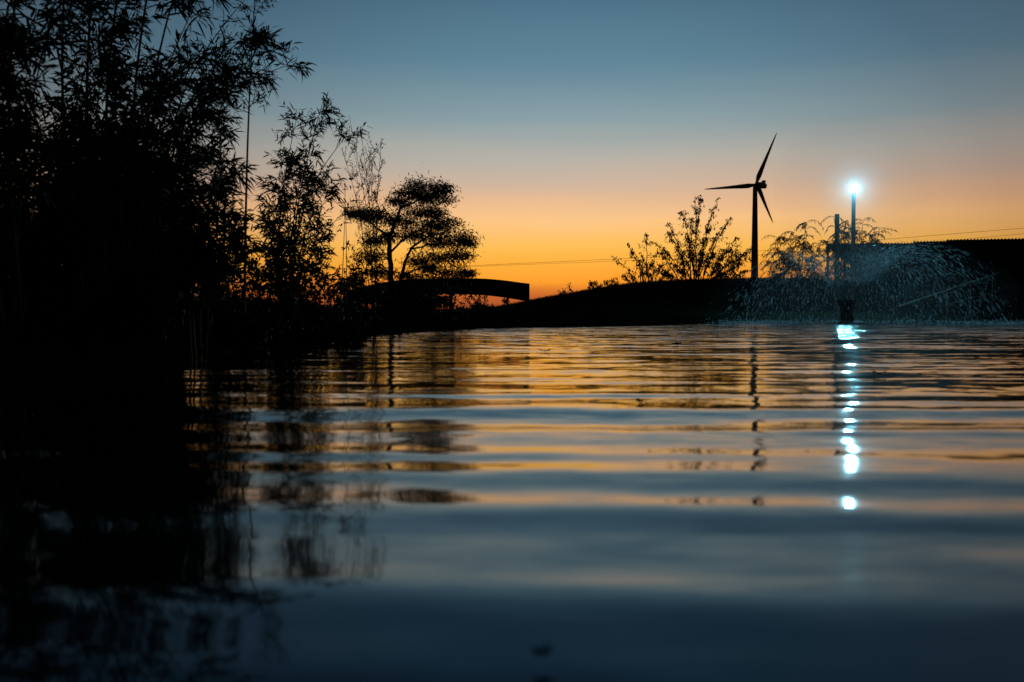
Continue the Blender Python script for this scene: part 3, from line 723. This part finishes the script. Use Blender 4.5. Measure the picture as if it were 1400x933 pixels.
# ------------------------------------------------------------------ fountain
def make_fountain():
    rng = np.random.default_rng(81); root = empty("fountain", (FX, FY, 0)); C = np.array([FX, FY, 0.])
    b = MB(); th = np.linspace(0, 2 * math.pi, 25); b.tube(C + np.array([[0, 0, -.12], [0, 0, -.05], [0, 0, .06], [0, 0, .13]]), [.62, .72, .72, .55], 24); b.tube(C + np.array([[0, 0, .129], [0, 0, .131]]), [.55, .02], 24)
    b.build("float", M_plast, root, smooth=False)
    z = np.linspace(.13, 1.0, 10); b = MB(); b.tube(C + np.array([0, 0, 1.]) * z[:, None], np.array([.36, .31, .28, .26, .26, .27, .30, .34, .38, .42]), 18, False); b.build("nozzle_cone", M_plast, root, smooth=True)
    # droplets on ballistic arcs from the cone rim
    m = bpy.data.materials.new("falling_water"); m.use_nodes = True; n = m.node_tree.nodes; l = m.node_tree.links; n.clear()
    tr = n.new("ShaderNodeBsdfTranslucent"); tr.inputs[0].default_value = (.75, .9, .95, 1); gl = n.new("ShaderNodeBsdfGlossy"); gl.inputs["Roughness"].default_value = .35; gl.inputs[0].default_value = (.8, .85, .9, 1)
    tp = n.new("ShaderNodeBsdfTransparent"); mx = n.new("ShaderNodeMixShader"); mx.inputs[0].default_value = .3; mx2 = n.new("ShaderNodeMixShader"); mx2.inputs[0].default_value = .6; o = n.new("ShaderNodeOutputMaterial")
    l.new(tr.outputs[0], mx.inputs[1]); l.new(gl.outputs[0], mx.inputs[2]); l.new(tp.outputs[0], mx2.inputs[1]); l.new(mx.outputs[0], mx2.inputs[2]); l.new(mx2.outputs[0], o.inputs[0])
    g = 9.81; N = 36000; fine = rng.uniform(size=N) < .84
    az = rng.uniform(0, 2 * math.pi, N); az = np.where(fine, az, np.round(az * 9) / 9 + rng.normal(size=N) * .02); jet = rng.integers(0, 3, N); jet = np.where(fine, jet, 0)
    ring = np.array([1.0, .78, .55])[jet]
    ele = np.radians(np.array([60, 67, 76])[jet] + rng.normal(size=N) * np.where(fine, 5.0, 1.6))
    vel = np.array([7.35, 6.9, 6.2])[jet] * rng.normal(1, .05, N).clip(.82, 1.03)
    # right hand side thrown a little higher
    lump = np.sin(az * 3 + .6) * .5 + np.sin(az * 7 + 2.0) * .3 + np.sin(az * 13 + 1.0) * .25
    vel *= 1.02 + .03 * np.cos(az) + .045 * lump - np.abs(rng.normal(size=N)) * .085
    vz = vel * np.sin(ele); vr = vel * np.cos(ele)
    t = rng.uniform(.06, 1, N) ** .85 * (vz + np.sqrt(vz ** 2 + 2 * g * 1.0)) / g
    vx = vr * np.cos(az) + .35; vy = vr * np.sin(az)
    p = np.stack([FX + np.cos(az) * .4 + vx * t, FY + np.sin(az) * .4 + vy * t, 1.05 + vz * t - .5 * g * t * t], 1)
    p += rng.normal(size=p.shape) * np.where(fine, .16, .05)[:, None] * t[:, None]
    v = np.stack([vx, vy, vz - g * t], 1); ok = (p[:, 2] > .03) & (rng.uniform(size=N) < .55 + .45 * np.clip(lump * 1.4 + .35 * np.cos(az), -1, 1)); p, v = p[ok], v[ok]; N = len(p)
    fine = fine[ok]; L = np.where(fine, rng.gamma(2.0, .03, N).clip(.02, .16), rng.gamma(2.0, .085, N).clip(.06, .5)); r = np.where(fine, rng.gamma(2.5, .0018, N).clip(.002, .010), rng.lognormal(math.log(.0065), .55, N).clip(.003, .022))
    d = v / np.linalg.norm(v, axis=1)[:, None]
    s = np.cross(d, rng.normal(size=(N, 3))); s /= np.linalg.norm(s, axis=1)[:, None]; q = np.cross(d, s)
    # elongated octahedra
    V = np.stack([p - d * L[:, None] / 2, p + s * r[:, None], p + q * r[:, None], p - s * r[:, None], p - q * r[:, None], p + d * L[:, None] / 2], 1).reshape(-1, 3)
    o6 = (np.arange(N) * 6)[:, None]
    T = np.concatenate([o6 + np.array(t_) for t_ in ([0, 2, 1], [0, 3, 2], [0, 4, 3], [0, 1, 4], [5, 1, 2], [5, 2, 3], [5, 3, 4], [5, 4, 1])])
    b = MB(); b.add(V, T); sp = b.build("spray", m, root); tag(sp, kind="stuff")
    # splashes where the water lands
    N = 4000; a = rng.uniform(0, 2 * math.pi, N); R = rng.normal(5.6, .95, N) + .5 * np.cos(a)
    p = np.stack([FX + .45 + R * np.cos(a), FY + R * np.sin(a), rng.gamma(1.5, .045, N)], 1); r = rng.gamma(2.5, .004, N).clip(.004, .03)[:, None]
    V = np.stack([p + np.array(k) * r * np.array([1, 1, 1.5]) for k in ((0, 0, -1), (1, 0, 0), (0, 1, 0), (-1, 0, 0), (0, -1, 0), (0, 0, 1))], 1).reshape(-1, 3); o6 = (np.arange(N) * 6)[:, None]
    T = np.concatenate([o6 + np.array(t_) for t_ in ([0, 2, 1], [0, 3, 2], [0, 4, 3], [0, 1, 4], [5, 1, 2], [5, 2, 3], [5, 3, 4], [5, 4, 1])])
    b = MB(); b.add(V, T); sp = b.build("splash", m, root); tag(sp, kind="stuff")
    tag(root, "pond fountain throwing an umbrella of lit spray from a dark cone on a float", "fountain")
make_fountain()
def volume_blob(name, c, rad, dens, label, aniso=0.0):
    m = bpy.data.materials.new(name); m.use_nodes = True; n = m.node_tree.nodes; n.clear()
    v = n.new("ShaderNodeVolumePrincipled"); v.inputs["Density"].default_value = dens; v.inputs["Color"].default_value = (.9, .95, 1, 1); v.inputs["Anisotropy"].default_value = aniso
    o = n.new("ShaderNodeOutputMaterial"); m.node_tree.links.new(v.outputs[0], o.inputs["Volume"])
    nu, nv = 24, 14; V = [(c[0], c[1], c[2] - rad[2])]; 
    for i in range(1, nv):
        ph = math.pi * i / nv
        for j in range(nu): th = 2 * math.pi * j / nu; V.append((c[0] + rad[0] * math.sin(ph) * math.cos(th), c[1] + rad[1] * math.sin(ph) * math.sin(th), c[2] - rad[2] * math.cos(ph)))
    V.append((c[0], c[1], c[2] + rad[2])); e = len(V) - 1
    b = MB(); b.add(V, [[1 + i * nu + j, 1 + i * nu + (j + 1) % nu, 1 + (i + 1) * nu + (j + 1) % nu, 1 + (i + 1) * nu + j] for i in range(nv - 2) for j in range(nu)])
    b.f.append(np.array([[0, 1 + (j + 1) % nu, 1 + j] for j in range(nu)])); b.f.append(np.array([[e, e - nu + j, e - nu + (j + 1) % nu] for j in range(nu)]))
    ob = b.build(name, m); tag(ob, label, kind="stuff"); return ob
volume_blob("lamp_halo_volume", (LAMP[0], LAMP[1], LAMP[2]), (4.4, 4.4, 4.4), .008, "thin drifting mist glowing around the lamp")  # haze balls added here stand in for the lamp's glare halo
volume_blob("lamp_halo_volume", (LAMP[0], LAMP[1], LAMP[2]), (2.0, 2.0, 2.0), .013, "denser added haze ball that makes the halo close to the lamp")
volume_blob("fountain_mist", (FX + .5, FY, .8), (6.6, 6.6, 2.6), .0035, "thin outer mist drifting round the fountain spray")
volume_blob("fountain_mist", (FX + .4, FY, .8), (4.6, 4.6, 2.3), .010, "thicker mist hanging in the heart of the fountain spray")

# ------------------------------------------------------------------ grass, far trees, floating leaves
def make_grass():
    rng = np.random.default_rng(91)
    def field(n, xr, yr, hmin, hmax, keep, zf, name, label):
        x = rng.uniform(*xr, n); y = rng.uniform(*yr, n); k = keep(x, y); x, y = x[k], y[k]; z = zf(x, y)
        b = MB(); d = np.stack([rng.normal(size=len(x)) * .35, rng.normal(size=len(x)) * .35, np.ones(len(x))], 1)
        h = rng.uniform(hmin, hmax, len(x)); b.leaves(np.stack([x, y, z - .02], 1), d, h, h * .05 + .004, rng, .1)
        o = b.build(name, M_grass); tag(o, label, kind="stuff")
    field(60000, (-9, 0), (3, 28), .05, .22, lambda x, y: (pond_sd(x, y) > .04) & (pond_sd(x, y) < 3.0), ground_z, "grass", "rough grass along the left bank")
    field(26000, (-4, 32), (28, 60), .06, .25, lambda x, y: (pond_sd(x, y) > .1) & (pond_sd(x, y) < 3.0), ground_z, "grass", "grass along the far shore")
    hp = np.array(HILL); hx = (hp[:, 0] - 700) / F * HILL_D; hz = CAM_H + (HOR - hp[:, 1]) / F * HILL_D
    field(22000, (-6, 26), (HILL_D - .9, HILL_D + .6), .05, .30, lambda x, y: x > -9, lambda x, y: np.interp(x, hx, hz) * 1.0 - .08, "grass", "grass tufts along the crest of the mound")
make_grass()
def far_trees():
    rng = np.random.default_rng(95); b = MB(); d0 = 420
    LP = []
    for k in range(150):
        px = rng.uniform(450, 1250); d = rng.uniform(400, 460); x = X(px, d); h = rng.uniform(1.5, 4.5) * (1 + .3 * math.sin(px * .05)); w = rng.uniform(2, 5)
        m = 70; q = rng.normal(size=(m, 3)); q /= np.linalg.norm(q, axis=1)[:, None]; q *= rng.uniform(.3, 1, (m, 1)) ** .4
        LP.append(np.array([x, d, h * .55]) + q * np.array([w, w, h * .5]))
    LP = np.concatenate(LP); n = len(LP); b.leaves(LP, rng.normal(size=(n, 3)), rng.uniform(1, 2.0, n), rng.uniform(.6, 1.4, n), rng, .1)
    o = b.build("far_woodland", M_leaf); tag(o, "far dark woodland along the horizon under the shelter arch", kind="stuff")
far_trees()
def floating_leaf(px, py, size, label, rz):
    d = CAM_H * F / (py - HOR); x = X(px, d); b = MB(); n = 12; V = [(0, 0, .006)]
    for j in range(n):
        th = 2 * math.pi * j / n; r = size * (.5 + .16 * math.cos(2 * th) + .05 * math.cos(5 * th)); V.append((r * math.cos(th), r * .7 * math.sin(th), .004 + .012 * (j % 2) + abs(math.cos(th)) * size * .18))
    V = np.array(V); c, s = math.cos(rz), math.sin(rz); V = np.stack([V[:, 0] * c - V[:, 1] * s + x, V[:, 0] * s + V[:, 1] * c + d, V[:, 2] + .004], 1)
    b.add(V, [[0, 1 + j, 1 + (j + 1) % n] for j in range(n)]); b.tube([V[1], V[1] + np.array([size * .3, 0, .01])], [.0015, .0008], 3, False)
    o = b.build("floating_leaf", M_bark, origin=(x, d, 0)); tag(o, label, "leaf", "dead leaves floating on the pond"); return o
floating_leaf(740, 912, .016, "dead leaf floating closest to the camera at the bottom of the picture", .4)
floating_leaf(925, 473, .16, "dark speck of a leaf afloat far out, left of the turbine reflection", 1.1)
floating_leaf(875, 553, .045, "small leaf afloat on the orange water, midway to the far shore", 2.0)
floating_leaf(745, 482, .10, "dark speck of a leaf floating below the end of the shelter", .2)
floating_leaf(1203, 514, .07, "small leaf afloat just right of the lamp's reflection", 2.6)
